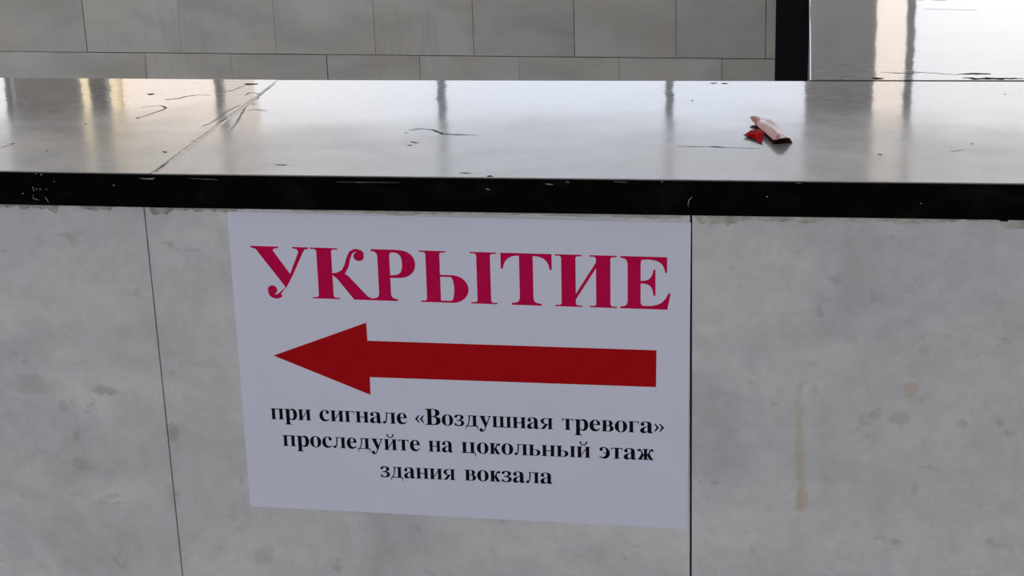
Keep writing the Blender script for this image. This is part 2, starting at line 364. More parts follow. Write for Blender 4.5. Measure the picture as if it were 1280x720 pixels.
CH = [["left", [[-0.594, -0.0011], [-0.5927, -0.0013]], 1.6], ["left", [[-0.5889, -0.0018], [-0.5872, -0.0021]], 1.8], ["left", [[-0.609, -0.0201], [-0.607, -0.02]], 1.5], ["left", [[-0.5207, -0.0108], [-0.5181, -0.0112]], 1.2], ["left", [[-0.577, -0.008], [-0.5757, -0.0083]], 1.2], ["left", [[-0.5987, -0.0132], [-0.5975, -0.0146], [-0.5971, -0.0175]], 1], ["left", [[-0.5948, -0.0146], [-0.5939, -0.0165]], 1], ["left", [[-0.5914, -0.015], [-0.59, -0.0164]], 1.4], ["left", [[-0.5851, -0.0149], [-0.5841, -0.0164]], 1.2], ["left", [[-0.5986, -0.0204], [-0.5985, -0.0249], [-0.5962, -0.0253], [-0.5932, -0.0262]], 0.9], ["left", [[-0.5876, -0.0229], [-0.5854, -0.0254], [-0.5841, -0.0283]], 0.9], ["left", [[-0.4944, -0.0039], [-0.4897, -0.0046], [-0.4811, -0.0044], [-0.4798, -0.0033]], 1.6], ["front", [[-0.4479, -0.0036], [-0.4385, -0.004], [-0.4198, -0.0046]], 0.5], ["front", [[0.0054, -0.0149], [0.0024, -0.0178], [0.0017, -0.021], [0.002, -0.0241]], 1.0], ["front", [[-0.0221, -0.0015], [-0.0195, -0.0016]], 1.6], ["front", [[0.0682, -0.0138], [0.0697, -0.014]], 1.6], ["front", [[0.2042, -0.0014], [0.2059, -0.0016]], 1.4], ["front", [[0.2425, -0.0008], [0.2446, -0.0009]], 1.6], ["front", [[0.1966, -0.018], [0.1982, -0.0179]], 1.4], ["front", [[-0.1753, -0.0099], [-0.1716, -0.0109]], 1.6], ["front", [[-0.1227, -0.0048], [-0.1155, -0.0054]], 1.2], ["front", [[-0.1045, -0.0026], [-0.1009, -0.0035]], 1.2], ["front", [[-0.3105, -0.0055], [-0.2529, -0.0054]], 0.5], ["front", [[-0.0625, -0.0021], [-0.0506, -0.0027]], 0.7], ["front", [[0.0929, -0.0017], [0.0975, -0.0021]], 1.2]]
SEAM = [[-0.4834, 0.0074], [-0.4852, 0.0259], [-0.483, 0.0438], [-0.4839, 0.0812], [-0.4858, 0.1208], [-0.4896, 0.1678], [-0.4847, 0.2097], [-0.4808, 0.2569], [-0.4803, 0.2814], [-0.479, 0.3065], [-0.4828, 0.3434], [-0.481, 0.3857]]
WEDGE = [[[[-0.4961, 0.1822], [-0.4919, 0.1932], [-0.4915, 0.2498], [-0.4884, 0.2707], [-0.4841, 0.2778]], 2.4], [[[-0.4798, 0.2765], [-0.474, 0.2434], [-0.4656, 0.1971], [-0.4619, 0.1686]], 3.0]]  # second line paints a window bar's reflection on the long slab
def coping(name, label, x0, x1, y0, y1, rx=0, ry=0, pivot=(0, 0), dz=0.0, joint=None):
    bm = bmesh.new()
    add_box(bm, x0 - pivot[0], x1 - pivot[0], y0 - pivot[1], y1 - pivot[1], -T, 0, bevel=.0016, seg=3, sharp_x=None if joint is None else joint - pivot[0])
    o = finish(bm, name, None, M_GRAN)
    o.location = (pivot[0], pivot[1], dz); o.rotation_euler = (rx, ry, 0)
    return tag(o, label, 'stone slab', 'granite coping slabs')
S_left = coping('coping_stone', 'black granite coping slab left of the crooked joint', -1.6, X3 - .0004, 0, W, ry=R(.30), pivot=(X3, 0), dz=.0002, joint=X3 - .0004)
S_front = coping('coping_stone', 'long black granite coping slab directly above the shelter notice', X3 + .0001, X4 + W, .0, W - .0006, joint=X3 + .0001)
S_arm = coping('coping_stone', 'black granite coping slab running back on the right beside the dark strip', X4, X4 + W, W + .0008, 3.46, ry=R(-.05), rx=R(.10), pivot=(X4, W), dz=.0003)
SL = {'left': S_left, 'front': S_front, 'arm': S_arm}
bpy.context.view_layer.update()

def ribbon(pts, w, rnd, mk, taper=True, thick=.00012):
    """a thin irregular strip along pts (2-D); mk(x, y, h) gives a world point"""
    P = [Vector(p) for p in pts]; Q = []
    for a, b in zip(P[:-1], P[1:]):
        n = max(2, int((b - a).length / .004))
        for i in range(n): Q.append(a.lerp(b, i / n))
    Q.append(P[-1]); n = len(Q)
    bm = bmesh.new(); prev = None
    for i, q in enumerate(Q):
        d = (Q[min(i + 1, n - 1)] - Q[max(i - 1, 0)]).normalized(); nn = Vector((-d.y, d.x))
        k = i / (n - 1)
        ww = w * .0005 * (math.sin(math.pi * (.12 + .76 * k)) if taper else 1) * rnd.uniform(.55, 1.25)
        q = q + nn * rnd.uniform(-.3, .3) * w * .0005
        cur = [bm.verts.new(mk(*(q + nn * ww), 0)), bm.verts.new(mk(*q, thick)), bm.verts.new(mk(*(q - nn * ww), 0))]
        if prev:
            bm.faces.new((prev[0], cur[0], cur[1], prev[1])); bm.faces.new((prev[1], cur[1], cur[2], prev[2]))
        prev = cur
    return bm
def on_slab(bm, name, slab, mat):
    inv = slab.matrix_world.inverted()
    for v in bm.verts: v.co = inv @ v.co
    return finish(bm, name, slab, mat, recalc=False)
def topper(s):
    m = s.matrix_world; inv = m.inverted()
    def mk(x, y, h):
        q = inv @ Vector((x, y, 0)); return m @ Vector((q.x, q.y, .00006 + h))
    return mk
def fronter(s):
    m = s.matrix_world; inv = m.inverted()
    def mk(x, z, h):
        q = inv @ Vector((x, 0, z)); return m @ Vector((q.x, -.00010 - h, min(q.z, -.0017)))
    return mk
rnd = random.Random(3)
for s, pts, w in CR:
    # widths are in the line of sight, so strips lying across it are wider on the stone
    dx = abs(pts[-1][0] - pts[0][0]); dy = abs(pts[-1][1] - pts[0][1])
    k = 1.0 + 2.0 * dx / (dx + dy + 1e-6)
    on_slab(ribbon(pts, w * k * .90, rnd, topper(SL[s])), 'crack_or_reflection', SL[s], M_CRACK)
for s, pts, w in CH:
    on_slab(ribbon(pts, w * .8, rnd, fronter(SL[s])), 'chip', SL[s], M_CHIP)
# crooked joint between the left and the long slab: dark gap and pale filler
mkf = topper(S_front)
SF = lambda seg, d, m: [(max(p[0] + d, X3 + m), p[1]) for p in seg]
on_slab(ribbon(SF(SEAM[:10], .0012, .0032), 4.4, rnd, mkf, False, .0002), 'joint_filler', S_front, M_SEAMF)
on_slab(ribbon(SF(SEAM[:3], -.0004, .0019), 2.4, rnd, mkf, True, .0004), 'joint_gap', S_front, M_CRACK)
on_slab(ribbon(SF(SEAM[8:], 0, .0022), 2.8, rnd, mkf, True, .0003), 'joint_gap', S_front, M_CRACKREFL)
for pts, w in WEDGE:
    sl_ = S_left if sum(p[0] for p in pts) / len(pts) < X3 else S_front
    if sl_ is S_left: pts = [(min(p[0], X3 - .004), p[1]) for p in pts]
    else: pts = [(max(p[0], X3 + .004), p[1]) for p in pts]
    on_slab(ribbon(pts, w, rnd, topper(sl_), True, .0003), 'crack_or_reflection', sl_, M_CRACKREFL)  # on the long slab this grey strip is a painted bar reflection

# ---------------------------------------------------------------- lettering
GL = {"a":[[420,-15,379,-15,329,-15,302,7,298,52,253,9,201,-13,142,-13,107,-13,80,-3,60,17,40,37,30,63,30,94,30,138,52,174,95,203,138,231,205,258,296,283,296,308,296,334,296,359,296,387,290,408,278,420,266,434,247,440,220,440,177,440,155,429,155,408,155,404,160,395,169,382,178,369,183,356,183,344,183,326,176,311,164,300,151,290,134,284,115,284,94,284,78,290,66,302,55,315,49,331,49,352,49,375,57,396,74,415,90,433,112,447,141,458,170,469,203,474,241,474,312,474,363,461,392,435,421,409,436,368,436,313,436,240,436,166,436,93,436,76,437,64,439,59,441,54,446,51,453,51,460,51,468,55,477,62,481,55,486,48,490,41,457,4],[192,50,225,50,234,50,246,54,259,61,272,68,285,79,296,94,296,147,296,199,296,252,216,233,176,191,176,125,176,75]],"o":[[294,-15,251,-15,207,-15,168,-4,135,17,101,38,75,68,56,104,37,142,28,183,28,229,28,276,37,318,56,356,75,392,101,422,135,443,168,464,207,474,250,474,293,474,332,464,365,443,398,422,424,394,444,357,462,320,472,278,472,229,472,181,462,139,444,102,425,65,398,37,366,16,332,-5],[223,17,251,17,279,17,299,31,311,58,317,71,321,92,324,121,326,150,327,186,327,229,327,317,321,375,309,403,297,431,278,445,251,445,222,445,202,431,191,403,180,374,174,317,174,230,174,187,175,151,178,122,181,92,185,71,191,58,203,31]],"p":[[115,-207,26,-207,26,-199,26,-192,26,-184,41,-183,53,-180,60,-174,67,-169,73,-161,75,-150,77,-140,78,-122,78,-95,78,57,78,210,78,362,78,393,75,413,69,422,63,431,50,436,29,439,29,447,29,454,29,462,90,462,152,462,213,462,213,438,213,415,213,391,243,447,286,475,343,475,378,475,409,465,436,444,463,423,484,395,499,360,514,324,521,283,521,238,521,189,513,146,498,108,483,69,461,39,434,18,406,-4,374,-15,338,-15,289,-15,250,6,220,48,220,3,220,-41,220,-86,220,-113,222,-133,226,-147,230,-161,238,-170,248,-175,260,-180,275,-182,294,-183,294,-191,294,-199,294,-207,205,-207],[259,42,291,42,322,42,343,57,356,88,369,120,376,167,376,230,376,291,370,337,359,369,348,399,327,414,296,414,265,414,240,393,220,350,220,267,220,185,220,102,235,62]],"c":[[310,-15,232,-15,194,-15,160,-5,129,16,98,37,74,65,56,101,38,137,29,178,29,223,29,272,39,315,60,353,80,390,108,420,143,442,178,464,217,475,260,475,308,475,346,465,373,444,400,423,413,397,413,365,413,346,408,332,397,321,386,310,371,304,352,304,312,304,292,327,292,373,292,378,292,384,293,389,294,394,294,399,294,404,294,429,280,442,252,442,195,442,167,388,167,279,167,206,179,151,204,114,229,76,262,57,304,57,339,57,373,74,404,107,411,101,417,96,424,90,374,20]],"e":[[310,-15,229,-15,190,-15,156,-5,126,16,96,36,72,65,55,102,38,139,29,183,29,234,29,281,38,322,56,358,74,394,99,422,130,443,160,464,195,474,234,474,291,474,337,455,371,417,404,379,421,326,421,258,421,254,421,251,421,247,339,247,256,247,174,247,175,124,216,63,297,63,336,63,371,85,402,128,409,121,417,115,424,108,375,26],[173,292,173,286,215,286,258,286,300,286,300,297,300,309,300,320,300,362,296,393,288,413,279,432,263,442,240,442,195,442,173,396,173,303,173,297]],"y":[[103,-209,78,-209,53,-209,32,-201,15,-186,-2,-171,-10,-150,-10,-125,-10,-108,-4,-92,7,-79,18,-66,34,-59,53,-59,70,-59,84,-64,95,-74,106,-83,111,-96,111,-113,111,-116,111,-118,111,-121,110,-124,110,-127,110,-130,110,-141,116,-147,128,-147,139,-147,153,-135,170,-110,179,-97,186,-83,193,-66,199,-49,204,-30,209,-7,157,120,106,246,54,373,48,388,42,401,37,410,31,419,26,425,23,428,17,434,8,437,-5,437,-6,437,-6,437,-7,437,-7,445,-7,454,-7,462,76,462,158,462,241,462,241,454,241,445,241,437,222,436,209,434,202,431,195,428,191,420,191,409,191,406,192,402,193,397,194,392,196,387,198,382,224,314,250,245,276,177,298,238,321,298,343,359,347,370,350,379,352,387,353,395,354,402,354,408,354,419,350,427,342,431,333,435,320,437,302,437,302,445,302,454,302,462,350,462,398,462,446,462,446,454,446,445,446,437,432,437,421,431,413,418,404,405,395,386,386,361,338,229,289,96,241,-36,224,-82,208,-118,193,-143,177,-168,160,-185,142,-195,124,-204]],"B":[[134,0,24,0,24,9,24,17,24,26,58,27,81,35,93,48,105,61,111,86,111,122,111,264,111,407,111,549,111,578,108,599,103,614,98,629,89,639,76,644,63,650,46,653,23,653,23,661,23,670,23,678,125,678,226,678,328,678,503,678,590,626,590,522,590,440,536,389,427,368,558,343,623,286,623,196,623,134,600,86,552,52,506,17,439,0,354,0,244,0],[271,444,271,375,274,375,277,375,280,375,333,375,371,385,392,406,413,426,424,462,424,514,424,559,416,593,401,614,386,635,359,646,322,646,299,646,285,642,280,633,274,624,271,607,271,582,271,513],[307,36,330,36,373,36,404,48,422,73,439,98,448,137,448,191,448,246,436,286,413,309,389,332,349,344,294,344,286,344,279,344,271,344,271,262,271,179,271,97,271,74,275,59,284,50,292,41]],"E":[[214,0,21,0,21,8,21,17,21,25,56,25,80,31,93,44,106,57,112,81,112,116,112,260,112,405,112,549,112,592,106,620,92,634,80,647,57,653,24,653,24,661,24,670,24,678,214,678,404,678,594,678,594,611,594,543,594,476,586,476,579,476,571,476,563,538,542,581,506,605,471,629,418,641,345,641,324,641,308,640,298,638,287,635,280,630,277,620,274,612,272,597,272,578,272,507,272,437,272,366,277,366,283,366,288,366,333,366,365,378,386,401,407,424,421,461,429,514,437,514,445,514,453,514,453,401,453,289,453,176,445,176,436,176,428,176,425,216,417,247,406,270,396,293,380,309,358,318,338,327,310,331,276,331,275,331,273,331,272,331,272,254,272,177,272,100,272,75,277,59,286,52,295,45,314,41,343,41,392,41,433,47,466,58,500,69,529,86,552,112,575,136,595,170,612,213,621,213,631,213,640,213,626,142,613,71,599,0,406,0]],"P":[[135,0,23,0,23,9,23,17,23,26,58,27,81,34,93,47,105,60,111,84,111,120,111,268,111,416,111,564,111,596,105,618,92,631,80,644,57,651,24,653,24,661,24,670,24,678,122,678,220,678,318,678,403,678,464,670,500,655,534,640,561,619,580,592,599,565,609,532,609,494,609,437,588,392,546,358,504,323,442,306,360,306,330,306,301,306,271,306,271,244,271,182,271,120,271,84,277,60,289,47,301,34,325,27,360,26,360,17,360,9,360,0,248,0],[271,426,271,342,281,342,290,342,300,342,349,342,384,353,404,376,425,399,435,437,435,490,435,542,427,580,410,605,392,630,363,642,322,642,302,642,288,638,282,631,274,624,271,611,271,593,271,509]],"T":[[254,0,137,0,137,9,137,17,137,26,173,26,198,33,212,46,225,59,232,84,232,120,232,295,232,470,232,645,229,645,225,645,222,645,169,645,128,630,97,601,66,571,48,528,43,473,34,473,25,473,16,473,16,541,16,610,16,678,214,678,413,678,611,678,611,609,611,541,611,472,603,472,594,472,586,472,575,587,513,645,400,645,397,645,395,645,392,645,392,470,392,295,392,120,392,83,398,58,412,45,425,32,450,26,488,26,488,17,488,9,488,0,371,0]],"three":[[278,-10,243,-10,193,-10,152,-4,121,7,89,18,66,33,50,52,36,70,28,89,28,110,28,135,36,155,54,168,71,181,90,188,113,188,113,145,124,113,147,92,170,71,199,60,236,60,258,60,278,64,297,73,316,82,331,97,342,118,353,139,359,169,359,207,359,245,346,276,319,301,292,326,254,338,204,338,183,338,163,338,142,338,142,359,142,379,142,400,164,400,186,400,208,400,251,400,283,413,304,441,325,468,335,503,335,547,335,583,328,611,314,632,300,653,279,663,252,663,228,663,210,656,198,640,185,626,177,606,173,583,168,559,166,534,166,508,125,508,93,515,70,530,47,544,36,566,36,597,36,632,55,662,92,687,129,712,184,724,257,724,328,724,385,710,426,682,467,653,488,613,488,561,488,516,473,479,444,448,415,418,378,396,335,381,362,376,389,368,416,355,443,342,466,323,485,300,504,276,513,245,513,206,513,165,506,131,491,104,476,76,455,54,430,37,404,20,375,8,343,1,311,-6]]}
def bez(flat, n=5):
    out = []; P = [flat[i:i + 6] for i in range(0, len(flat), 6)]
    for a, b in zip(P, P[1:] + P[:1]):
        p0, p1, p2, p3 = a[2:4], a[4:6], b[0:2], b[2:4]
        # straight when the handles lie on the chord
        cx = lambda p: abs((p3[0] - p0[0]) * (p[1] - p0[1]) - (p3[1] - p0[1]) * (p[0] - p0[0]))
        m = 1 if cx(p1) + cx(p2) < 4 * (abs(p3[0] - p0[0]) + abs(p3[1] - p0[1]) + 1) else n
        for i in range(m):
            t = i / m; s = 1 - t
            out.append((s**3*p0[0] + 3*s*s*t*p1[0] + 3*s*t*t*p2[0] + t**3*p3[0], s**3*p0[1] + 3*s*s*t*p1[1] + 3*s*t*t*p2[1] + t**3*p3[1]))
    return out
def lat(ch, sx=1, sy=1, dx=0, dy=0): return [[(x * sx + dx, y * sy + dy) for x, y in bez(s)] for s in GL[ch]]
def arc(cx, cy, rx, ry, a0, a1, n=8):
    return [(cx + rx * math.cos(R(a0 + (a1 - a0) * i / n)), cy + ry * math.sin(R(a0 + (a1 - a0) * i / n))) for i in range(n + 1)]
def stem(x0, x1, y0, y1, bl=44, br=44, tl=44, tr=44, th=25, r=24):
    """upright with bracketed hairline serifs"""
    p = []
    if bl: p += [(x0 - bl, y0), (x0 - bl, y0 + th)] ; p = p[::1]
    else: p += [(x0, y0)]
    pts = []
    # walk: bottom-left -> up the left side -> top -> down the right side
    if bl: pts += [(x0 - bl, y0), (x0 - bl, y0 + th)] + arc(x0 - r, y0 + th + r, r, r, -90, 0, 5)
    else: pts += [(x0, y0)]
    if tl: pts += arc(x0 - r, y1 - th - r, r, r, 0, 90, 5) + [(x0 - tl, y1 - th), (x0 - tl, y1)]
    else: pts += [(x0, y1)]
    if tr: pts += [(x1 + tr, y1), (x1 + tr, y1 - th)] + arc(x1 + r, y1 - th - r, r, r, 90, 180, 5)
    else: pts += [(x1, y1)]
    if br: pts += arc(x1 + r, y0 + th + r, r, r, 180, 270, 5) + [(x1 + br, y0 + th), (x1 + br, y0)]
    else: pts += [(x1, y0)]
    return [pts]
def rect(x0, x1, y0, y1): return [[(x0, y0), (x0, y1), (x1, y1), (x1, y0)]]
def poly(*p): return [list(p)]
def ball(cx, cy, r): return [arc(cx, cy, r, r, 0, 337.5, 15)]
def bowl(x0, xs, xr, y0, y1, thick, thin, hole_x):
    """half-round bowl from x0 to xr; hole begins at hole_x; xs = where the curve starts"""
    cy, ry = (y0 + y1) / 2, (y1 - y0) / 2
    out = [(x0, y0), (x0, y1)] + arc(xs, cy, xr - xs, ry, 90, -90, 16)
    hxs = max(hole_x, xs - 20); ri = ry - thin
    hole = [(hole_x, cy - ri), (hole_x, cy + ri)] + arc(hxs, cy, xr - thick - hxs, ri, 90, -90, 16)
    return [out, hole]
def thick_line(pts, ws):
    L, Rr = [], []
    n = len(pts)
    for i, (x, y) in enumerate(pts):
        a = pts[max(i - 1, 0)]; b = pts[min(i + 1, n - 1)]
        dx, dy = b[0] - a[0], b[1] - a[1]; d = math.hypot(dx, dy) or 1
        w = ws[i] / 2; L.append((x - dy / d * w, y + dx / d * w)); Rr.append((x + dy / d * w, y - dx / d * w))
    return [L + Rr[::-1]]
def mirror(comps, c): return [[[(2 * c - x, y) for x, y in lp] for lp in cm] for cm in comps]
def flag_top(x, y, dirn, w=95, drop=125, th=26):
    """the pointed serif that hangs from the end of a top bar"""
    return poly((x - dirn * w, y), (x, y), (x + dirn * 12, y - drop), (x - dirn * 6, y - drop), *arc(x - dirn * (6 + 80), y - drop, 80, drop - th, 0 if dirn > 0 else 180, 90, 6))
XH = 462
def k_arm(x):
    """arm and leg of the letter, x = right side of its stem"""
    top = thick_line([(x - 5, 222), (x + 40, 240), (x + 78, 300), (x + 100, 380), (x + 135, 432), (x + 180, 440)], [30, 46, 58, 48, 42, 38])
    leg = poly((x + 10, 240), (x + 80, 268), (x + 190, 58), (x + 235, 17), (x + 235, 0), (x + 85, 0), (x + 62, 50), (x - 2, 205))
    return [top, ball(x + 182, 403, 52), leg]
def g_ya():
    st = stem(330, 455, 0, XH, 40, 44, 0, 44)
    bw = [[(480 - a, b) for a, b in lp] for lp in bowl(100, 250, 455, 195, XH, 122, 26, 148)]
    leg = poly((205, 222), (315, 222), (205, 45), (150, 0), (12, 0), (12, 17), (70, 40))
    return [st, bw, leg]
GLY = {}
for ru, la in zip('аорсеу', 'aopcey'): GLY[ru] = [lat(la)]
GLY['п'] = [stem(66, 196, 0, XH, tr=0), stem(366, 496, 0, XH, tl=0), rect(190, 372, 428, XH)]
GLY['н'] = [stem(66, 196, 0, XH), stem(366, 496, 0, XH), rect(190, 372, 214, 250)]
GLY['и'] = [stem(66, 196, 0, XH), stem(366, 496, 0, XH), poly((190, 62), (190, 122), (372, 400), (372, 340))]
GLY['й'] = GLY['и'] + [thick_line(arc(281, 640, 118, 108, 185, 355, 12), [30] + [44] * 11 + [30]), ball(170, 640, 36), ball(392, 640, 36)]
GLY['г'] = [stem(66, 196, 0, XH, tr=0), rect(190, 385, 430, XH), flag_top(392, XH, 1)]
GLY['т'] = [stem(160, 290, 0, XH, tl=0, tr=0, bl=52, br=52), rect(40, 410, 430, XH), flag_top(424, XH, 1), flag_top(26, XH, -1)]
GLY['л'] = [stem(330, 460, 0, XH, tl=0), rect(120, 340, 428, XH), poly((132, XH), (186, XH), (178, 250), (150, 90), (110, 10), (60, -12), (60, 30), (96, 70), (124, 200)), ball(58, 46, 57), rect(92, 190, 445, XH)]
GLY['д'] = [stem(300, 430, 0, XH, tl=0, bl=0, br=0), rect(120, 310, 428, XH), poly((142, XH), (196, XH), (180, 220), (110, 20), (58, 20), (130, 190)), rect(20, 490, 0, 34),
            poly((20, 30), (70, 30), (38, -60), (26, -135), (6, -135), (12, -60)), poly((490, 30), (428, 30), (470, -60), (486, -135), (506, -135), (500, -60)), rect(100, 200, 445, XH)]
GLY['ш'] = [stem(66, 190, 0, XH, br=0), stem(330, 454, 0, XH, bl=0, br=0), stem(594, 718, 0, XH, bl=0), rect(184, 600, 0, 34)]
GLY['ц'] = [stem(66, 196, 0, XH, br=0), stem(366, 496, 0, XH, bl=0, br=0), rect(190, 545, 0, 34), poly((545, 34), (490, 34), (530, -50), (540, -135), (562, -135), (560, -50))]
GLY['ь'] = [stem(66, 196, 0, XH, br=0), bowl(180, 300, 468, 0, 268, 128, 27, 196)]
GLY['ы'] = GLY['ь'] + [stem(560, 690, 0, XH)]
GLY['в'] = [stem(66, 196, 0, XH, br=0, tr=0), bowl(180, 290, 420, 228, XH, 122, 27, 196), bowl(180, 300, 455, 0, 258, 130, 27, 196)]
GLY['з'] = [lat('three', .80, .655, 0, 0)]
GLY['к'] = [stem(66, 196, 0, XH)] + k_arm(196)
GLY['ж'] = [stem(330, 450, 0, XH)] + k_arm(450) + mirror(k_arm(450), 390)
GLY['э'] = mirror([lat('c')], 225) + [rect(170, 330, 214, 250)]
GLY['я'] = g_ya()
GLY['«'] = [poly((25, 235), (165, 405), (205, 385), (118, 235), (205, 85), (165, 65)), poly((205, 235), (345, 405), (385, 385), (298, 235), (385, 85), (345, 65))]
GLY['»'] = mirror(GLY['«'], 198)
GLY['В'] = [lat('B')]
CAP = 678
def cap_k(x):
    return [thick_line([(x - 5, 332), (x + 60, 338), (x + 130, 368), (x + 172, 450), (x + 196, 550), (x + 228, 625), (x + 275, 656), (x + 320, 655)], [24, 36, 56, 54, 46, 42, 40, 36]),
            ball(x + 318, 578, 62), thick_line([(x + 290, 655), (x + 345, 640), (x + 368, 600)], [28, 40, 40]),
            poly((x + 20, 345), (x + 120, 358), (x + 180, 320), (x + 400, 50), (x + 460, 18), (x + 460, 0), (x + 240, 0), (x + 60, 262), (x - 2, 325))]
GLY['У'] = [poly((0, CAP), (0, 660), (62, 640), (410, 130), (482, 300), (275, 625), (290, 650), (345, 660), (345, CAP)),
            poly((517, CAP), (517, 660), (570, 650), (588, 612), (385, 110), (340, 40), (290, 0), (250, -14), (250, 24), (320, 60), (372, 112), (412, 135), (490, 275), (646, 612), (664, 645), (716, 660), (716, CAP)),
            thick_line([(222, 92), (216, 62), (226, 34), (252, 12), (285, 4), (318, 12), (345, 34)], [60, 72, 66, 56, 50, 46, 44]), ball(238, 98, 60)]
GLY['К'] = [stem(98, 272, 0, CAP, 72, 72, 72, 72, 19, 30)] + cap_k(272)
GLY['Р'] = [lat('P')]
GLY['Ы'] = [stem(98, 262, 0, CAP, 72, 0, 72, 72, 19, 30), bowl(200, 400, 590, 0, 366, 168, 26, 262), stem(690, 850, 0, CAP, 72, 72, 72, 72, 19, 30)]
GLY['Т'] = [lat('T')]
GLY['И'] = [stem(98, 262, 0, CAP, 72, 72, 72, 72, 19, 30), stem(494, 658, 0, CAP, 72, 72, 72, 72, 19, 30), poly((256, 85), (256, 160), (500, 595), (500, 520))]
GLY['Е'] = [lat('E')]
ADV = dict(zip('аорсеу', (510, 500, 556, 444, 444, 480)))
SB = 40        # side bearing
def extent(g):
    xs = [x for cm in g for lp in cm for x, y in lp]; return min(xs), max(xs)
def area(lp): return abs(sum(a[0] * b[1] - b[0] * a[1] for a, b in zip(lp, lp[1:] + lp[:1]))) / 2
def emit(bm, glyph, f, y):
    for cm in glyph:
        cm = sorted(cm, key=area, reverse=True)
        loops = [[Vector((x, yy, 0)) for x, yy in lp] for lp in cm]
        tri = tessellate_polygon(loops)
        flat = [v for lp in loops for v in lp]
        vs = []
        for v in flat:
            u, w = f(v.x, v.y); vs.append(bm.verts.new((u, y, w)))
        for t in tri:
            try: bm.faces.new([vs[i] for i in t])
            except ValueError: pass
        y -= .000004
def word(bm, s, u0, u1, v0, v1, hs, y):
    """set s between u0 and u1 (mm on the sheet); the baseline goes from v0 to v1, hs = mm per unit of height"""
    x = 0; place = []
    for ch in s:
        a, b = extent(GLY[ch]); place.append((ch, x - a)); x += (b - a) + SB
    tot = x - SB; sx = (u1 - u0) / tot
    for ch, dx in place:
        emit(bm, GLY[ch], lambda X, Y, dx=dx: ((u0 + (X + dx) * sx) / 1000, (v0 + (v1 - v0) * (X + dx) / tot + Y * hs) / 1000), y)
def flat_up(bm):
    for f in bm.faces:
        f.normal_update()
        if f.normal.y > 0: f.normal_flip()

# ---------------------------------------------------------------- the notice
sheet = bmesh.new()
NX, NZ = 24, 16
grid = [[None] * (NZ + 1) for _ in range(NX + 1)]
for i in range(NX + 1):
    for j in range(NZ + 1):
        grid[i][j] = sheet.verts.new((-.2105 + .4208 * i / NX, 0, -.1482 + .2962 * j / NZ))
for i in range(NX):
    for j in range(NZ):
        sheet.faces.new((grid[i][j], grid[i+1][j], grid[i+1][j+1], grid[i][j+1]))
sign = finish(sheet, 'paper_notice', None, M_PAPER, recalc=False)
md = sign.modifiers.new('thick', 'SOLIDIFY'); md.thickness = .0008; md.offset = -1
sign.location = (-0.20816, OV - .0011, -0.18701); sign.rotation_euler = (0, R(0.5325), 0)
tag(sign, 'white paper notice with crimson heading and red arrow, stuck on the marble', 'notice')
YL = -.00012
bm = bmesh.new()
for ch, u0, u1 in (('У', -190.8, -136.0), ('К', -134.6, -78.0), ('Р', -78.2, -37.3), ('Ы', -33.2, 37.2), ('Т', 41.0, 87.2), ('И', 90.0, 145.3), ('Е', 148.3, 193.2)):
    word(bm, ch, u0, u1, 66.9, 66.9, 49.0 / 678, YL)
flat_up(bm); o = finish(bm, 'heading_lettering', sign, M_CRIM, recalc=False); o['label'] = 'crimson capital heading'
bm = bmesh.new()
arrow = [[Vector((x / 1000, z / 1000, 0)) for x, z in ((-176.3, 9.0), (-85.6, 44.9), (-85.4, 27.2), (180.8, 28.0), (180.5, -7.6), (-84.9, -8.9), (-85.2, -26.6))]]
vs = [bm.verts.new((v.x, YL, v.y)) for v in arrow[0]]
for t in tessellate_polygon(arrow): bm.faces.new([vs[i] for i in t])
flat_up(bm); o = finish(bm, 'arrow', sign, M_RED, recalc=False); o['label'] = 'red arrow pointing left'
H3 = .0240
for line in ((('при', -183.0, -143.8, -55.6, -55.3), ('сигнале', -135.7, -51.5, -55.2, -54.8), ('«Воздушная', -43.8, 85.9, -54.6, -53.6), ('тревога»', 94.1, 188.2, -53.5, -53.0)),
             (('проследуйте', -173.1, -40.2, -82.7, -81.7), ('на', -32.0, -8.7, -81.6, -81.4), ('цокольный', -.5, 120.4, -81.4, -80.5), ('этаж', 128.4, 178.6, -80.4, -80.0)),
             (('здания', -79.5, -7.6, -110.4, -109.8), ('вокзала', 1.6, 84.6, -109.6, -108.8))):
    bm = bmesh.new()
    for s, u0, u1, v0, v1 in line: word(bm, s, u0, u1, v0, v1, H3, YL)
    flat_up(bm); o = finish(bm, 'text_line', sign, M_INK, recalc=False); o['label'] = 'line of black bold text'

